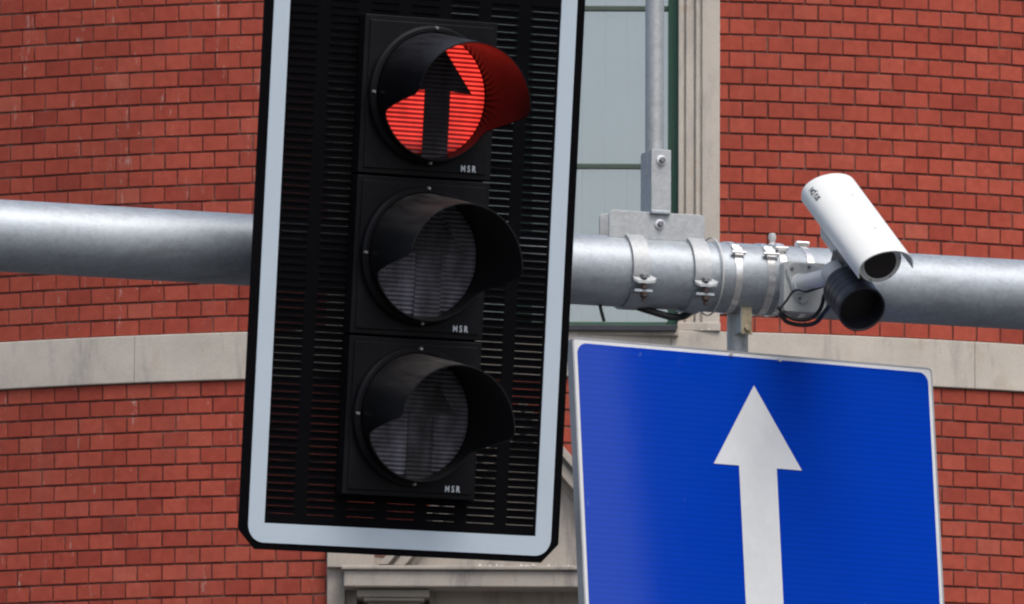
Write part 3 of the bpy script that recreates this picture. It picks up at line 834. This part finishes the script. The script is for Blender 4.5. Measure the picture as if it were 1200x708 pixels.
ax_, az_ = H(883, 452); bl_, br_ = H(836, 543), H(939, 552); s_l, s_r = H(867, 545), H(911, 549)
cxm = (bl_[0] + br_[0]) / 2; zb_m = (bl_[1] + br_[1]) / 2; hwA = (br_[0] - bl_[0]) / 2; hsA = (s_r[0] - s_l[0]) / 2
arr = [(cxm - hsA, -SH + .09), (cxm + hsA, -SH + .09), (cxm + hsA, zb_m), (cxm + hwA, zb_m), (cxm, az_), (cxm - hwA, zb_m), (cxm - hsA, zb_m)]
MB().prism(arr, -.0026, -.0018).build('arrow', M_SIGNW, sg_)
for px, py in ((856, 416), (913, 422)):
    c = hit(px, py, SM); MB().cyl((c.x, -.0005, c.z), (c.x, -.005, c.z), .0055, .0045, 14).build('rivet', M_WASH, sg_, smooth=40)
for zz in (-.25, -.75): MB().box(.05, SWd-.05, .004, .028, zz - .02, zz + .02).build('stiffening_rail', M_ALU, sg_, bevel=.002)
# hanging tube and strip (vertical, from the arm)
I2 = SM.inverted()
tt_ = ta(868, 0, -PR - .05)
def to_sign(mb): mb.v = [tuple(I2 @ AM @ Vector(v)) for v in mb.v]; return mb
to_sign(MB().cyl((tt_, .02, -PR + .004), (tt_, .02, -PR - .62), .0255, .0255, 32)).build('hanging_tube', M_GALV2, sg_, smooth=40)
ts = ta(873.5, -.03, -PR - .03)
st_ = to_sign(MB().box(ts - .0135, ts + .0135, -.040, -.035, -PR - .055, -PR + .022)).build('clip_strip', M_BRASS, sg_, bevel=.0015)
to_sign(MB().box(ts - .0165, ts - .0140, -.042, .02, -PR - .052, -PR + .024)).build('clip_side', M_GALV2, st_, bevel=.001)
to_sign(MB().cyl((ts, -.040, -PR - .040), (ts, -.047, -PR - .040), .009, .008, 6)).build('clip_bolt', M_BRASS, st_, bevel=.001)

# ================================================================== SECURITY CAMERA
a_c = Vector((.300, -.445, .843)).normalized()              # looking direction, in view axes
a_w = (CM.to_3x3() @ a_c).normalized()
Z3 = Vector((0, 0, 1)); w_w = (Z3 - a_w * Z3.dot(a_w)).normalized()
x_w = (-a_w).cross(w_w) * -1
x_w = w_w.cross(-a_w) * -1
yb = -a_w; xr = yb.cross(w_w)                                # right-handed: x = y x z
KM = Matrix((xr, yb, w_w)).transposed().to_4x4(); KM.translation = P(1038, 315, 28.17)
KU = KM.copy(); KM = KM @ Matrix.Rotation(R(-15), 4, 'Y')
kc = thing('security_camera', KM, 'white tubular security camera with sunshield, angled down above the arm', 'camera')
SR, SHH = .0685, .046
def shp(th, d=0.0):             # point on the shield's flattened arch, th 0 = left edge, 90 = crown
    return (-(SR + d) * math.cos(R(th)), (SHH + d) * abs(math.sin(R(th))) ** .85)
def ushape(d, skirt, n=28):
    return [(-SR-d, -skirt)] + [shp(180*i/n, d) for i in range(n+1)] + [(SR+d, -skirt)]
ssd = MB(); o1, i1 = ushape(0, .012), ushape(-.0025, .012); n_ = len(o1)
vs = []; ys = [0, .418]
for y in ys:
    vs += [(x, y, z) for x, z in o1] + [(x, y, z) for x, z in i1]
m_ = 2 * n_; fs = []
for k in range(n_ - 1):
    fs += [(k, k+1, m_+k+1, m_+k), (n_+k, m_+n_+k, m_+n_+k+1, n_+k+1), (k, n_+k, n_+k+1, k+1), (m_+k, m_+k+1, m_+n_+k+1, m_+n_+k)]
fs += [(0, m_, m_+n_, n_), (n_-1, 2*n_-1, m_+2*n_-1, m_+n_-1)]
ssd.add(vs, fs); shield = ssd.build('sunshield', M_WHITEP, kc, smooth=40)
for (yy, aa) in ((.30, 18), (.12, 14)):
    x, z = shp(90 + aa); MB().cyl((x, yy, z - .001), (x*1.01, yy, z*1.01), .003, .0025, 10).build('screw', M_SCREW, shield, smooth=40)
tv, tf = text_mesh('NOVUS', .0185, .0009)
tx = MB(); vs = []
for q in tv:
    big = 1.45 if abs(q.x) < .006 else 1.0
    th_ = 38 + math.degrees(q.y * big / .056); x, z = shp(th_, .0004); vs.append((x, .362 - q.x * .95, z))
tx.add(vs, tf); tx.build('lettering', M_DARKTXT, shield)
hb = MB(); zc3 = -.014
zc3 = -.004; zcap = .040
cs = [(.054*math.sin(R(a_)), min(zcap, zc3 + .054*math.cos(R(a_)))) for a_ in range(0, 360, 5)]
hb.prism(cs, .044, .395)
hb.lathe([(.0405, .044), (.0405, .0405), (.0435, .0405), (.0435, .044)], 64, Matrix.Translation((0, 0, zc3 - .002)))
hous = hb.build('camera_housing', M_WHITEP, kc, smooth=35)
MB().lathe([(.0001, .0405), (.0415, .0412)], 48, Matrix.Translation((0, 0, zc3 - .002))).build('front_glass', M_DGLASS, hous)
for k in (1, 2, 3, 4):
    a = R(30 + 60*k); x, z = .0488*math.sin(a), .0488*math.cos(a); MB().cyl((x, .043, z+zc3), (x, .0405, z+zc3), .0022, .0020, 8).build('face_screw', M_SCREW, hous)
ub = MB(); ub.box(-.042, .042, .16, .370, -.095, -.058); ub.build('underbody', M_GREYP, kc, bevel=.008)
# joint, arm and base plate, worked out in the mast arm's frame
Jw = P(979, 322, 28.38); JP = tuple(KM.inverted() @ Jw); IA = AM.inverted(); IK = KM.inverted(); J = IA @ Jw
bt_ = ta(940, -.115, 0); Bc = hit(938, 333, AM, -.118)
def amk(mb): mb.v = [tuple(IK @ AM @ Vector(v)) for v in mb.v]; return mb
bp1 = hit(919, 306, AM, -.112); bp2 = hit(968, 306, AM, -.112); bp3 = hit(940, 366, AM, -.112)
pb = MB(); pb.prism(rrect(bp1.x, bp2.x, bp3.z, bp1.z, .006), -.112, -.080); amk(pb).build('base_box', M_GREYP, kc, bevel=.002)
fl_ = MB()
def H2(px, py): q = hit(px, py, AM, -.118); return (q.x, q.z)
tri = [H2(*p) for p in ((924, 309), (932, 307), (950, 309), (960, 312), (964, 318), (962, 326), (952, 346), (946, 354), (940, 357), (935, 353), (930, 342), (923, 324), (921, 315))]
fl_.prism(tri[::-1], -.120, -.1115); bpl = amk(fl_).build('base_flange', M_GREYP, kc, bevel=.003)
for p in ((928, 315), (948, 313), (937, 350)):
    q = hit(p[0], p[1], AM, -.12); amk(MB().cyl((q.x, -.119, q.z), (q.x, -.124, q.z), .0045, .004, 10)).build('flange_screw', M_BOLT, bpl)
am = MB(); st0 = Vector((Bc.x, -.118, Bc.z)); am.cyl(st0, J, .0215, .0195, 40); am.cyl(st0 + Vector((0, .0, 0)), st0 + (J - st0).normalized()*.014, .026, .024, 40)
amk(am).build('mount_arm', M_WHITEP, kc, smooth=40)
jn = MB(); jn.lathe([(.0001, -.03), (.026, -.026), (.031, -.01), (.031, .014), (.022, .026), (.0001, .03)], 32, Matrix.Translation(JP))
jn.box(min(JP[0], 0) - .016, max(JP[0], 0) + .016, JP[1] - .025, JP[1] + .03, JP[2], -.09); jn.build('swivel_joint', M_GREYP, kc, smooth=40, bevel=.002)

# infrared lamp slung under the camera
LM = KU.copy(); LM.translation = P(1010.5, 363, 28.26)
ir = thing('infrared_lamp', LM, 'black ribbed cylindrical lamp slung under the white security camera', 'lamp')
pr = [(.0001, .060), (.0515, .060), (.0525, .002), (.0545, 0), (.0575, .001), (.0585, .006), (.0585, .02)]
y = .02
while y < .105: pr += [(.0575, y + .003), (.0575, y + .013), (.0568, y + .016), (.0575, y + .019)]; y += .022
pr += [(.0575, .118), (.052, .128), (.0001, .131)]
ib = MB().lathe(pr, 72).build('barrel', M_HOOD, ir, smooth=40)
MB().lathe([(.0001, .0560), (.0512, .0560)], 48).build('front_glass', M_CABLE, ir)
lb = MB(); lb.box(-.012, .012, .09, .20, .052, .075); lb.box(-.012, .012, .14, .215, .02, .053); lb.build('bracket', M_CABLE, ir, bevel=.002)

# ------------------------------------------------------------------ cables
def cable(pts, r, label, name='cable', mat=M_CABLE):
    mb = MB().tube(pts, r); o = mb.build(name, mat, None, smooth=60); return tag(o, label, 'cable')
def a3(px, py, y): return AM @ hit(px, py, AM, y)
def joinc(name, lists, r, label):
    mb = MB()
    for L in lists: mb.tube(L, r)
    return tag(mb.build(name, M_CABLE, None, smooth=60), label, 'cable')
irb = LM @ Vector((0, .15, -.03))
joinc('cable', [[a3(914, 366, -.10), a3(922, 377, -.10), a3(940, 381, -.11), a3(956, 378, -.13), a3(966, 366, -.17), irb]], .0052, 'lower black cable looping under the camera base to the lamp')
joinc('cable', [[a3(912, 360, -.09), a3(924, 371, -.11), a3(938, 375, -.12), a3(952, 372, -.13), a3(962, 361, -.15), a3(966, 345, -.17)]], .005, 'upper black cable looping under the camera base')
joinc('cable', [[a3(913, 363, -.125), a3(922, 352, -.14), a3(929, 342, -.15), a3(936, 340, -.16), a3(944, 342, -.17), a3(955, 339, -.19), a3(964, 336, -.22)]], .0028, 'thin black cable crossing the camera base below its arm')
joinc('cable', [[a3(716, 350, .06), a3(738, 357, .03), a3(760, 364, .0), a3(785, 371, -.01), a3(800, 371, 0), a3(812, 364, .04)]], .0085, 'thick black cable sagging under the arm below the saddle bracket')
joinc('cable', [[a3(702, 350, 0), a3(704, 362, -.01), a3(708, 377, -.01)]], .0042, 'short black cable end hanging from the arm beside the traffic light')
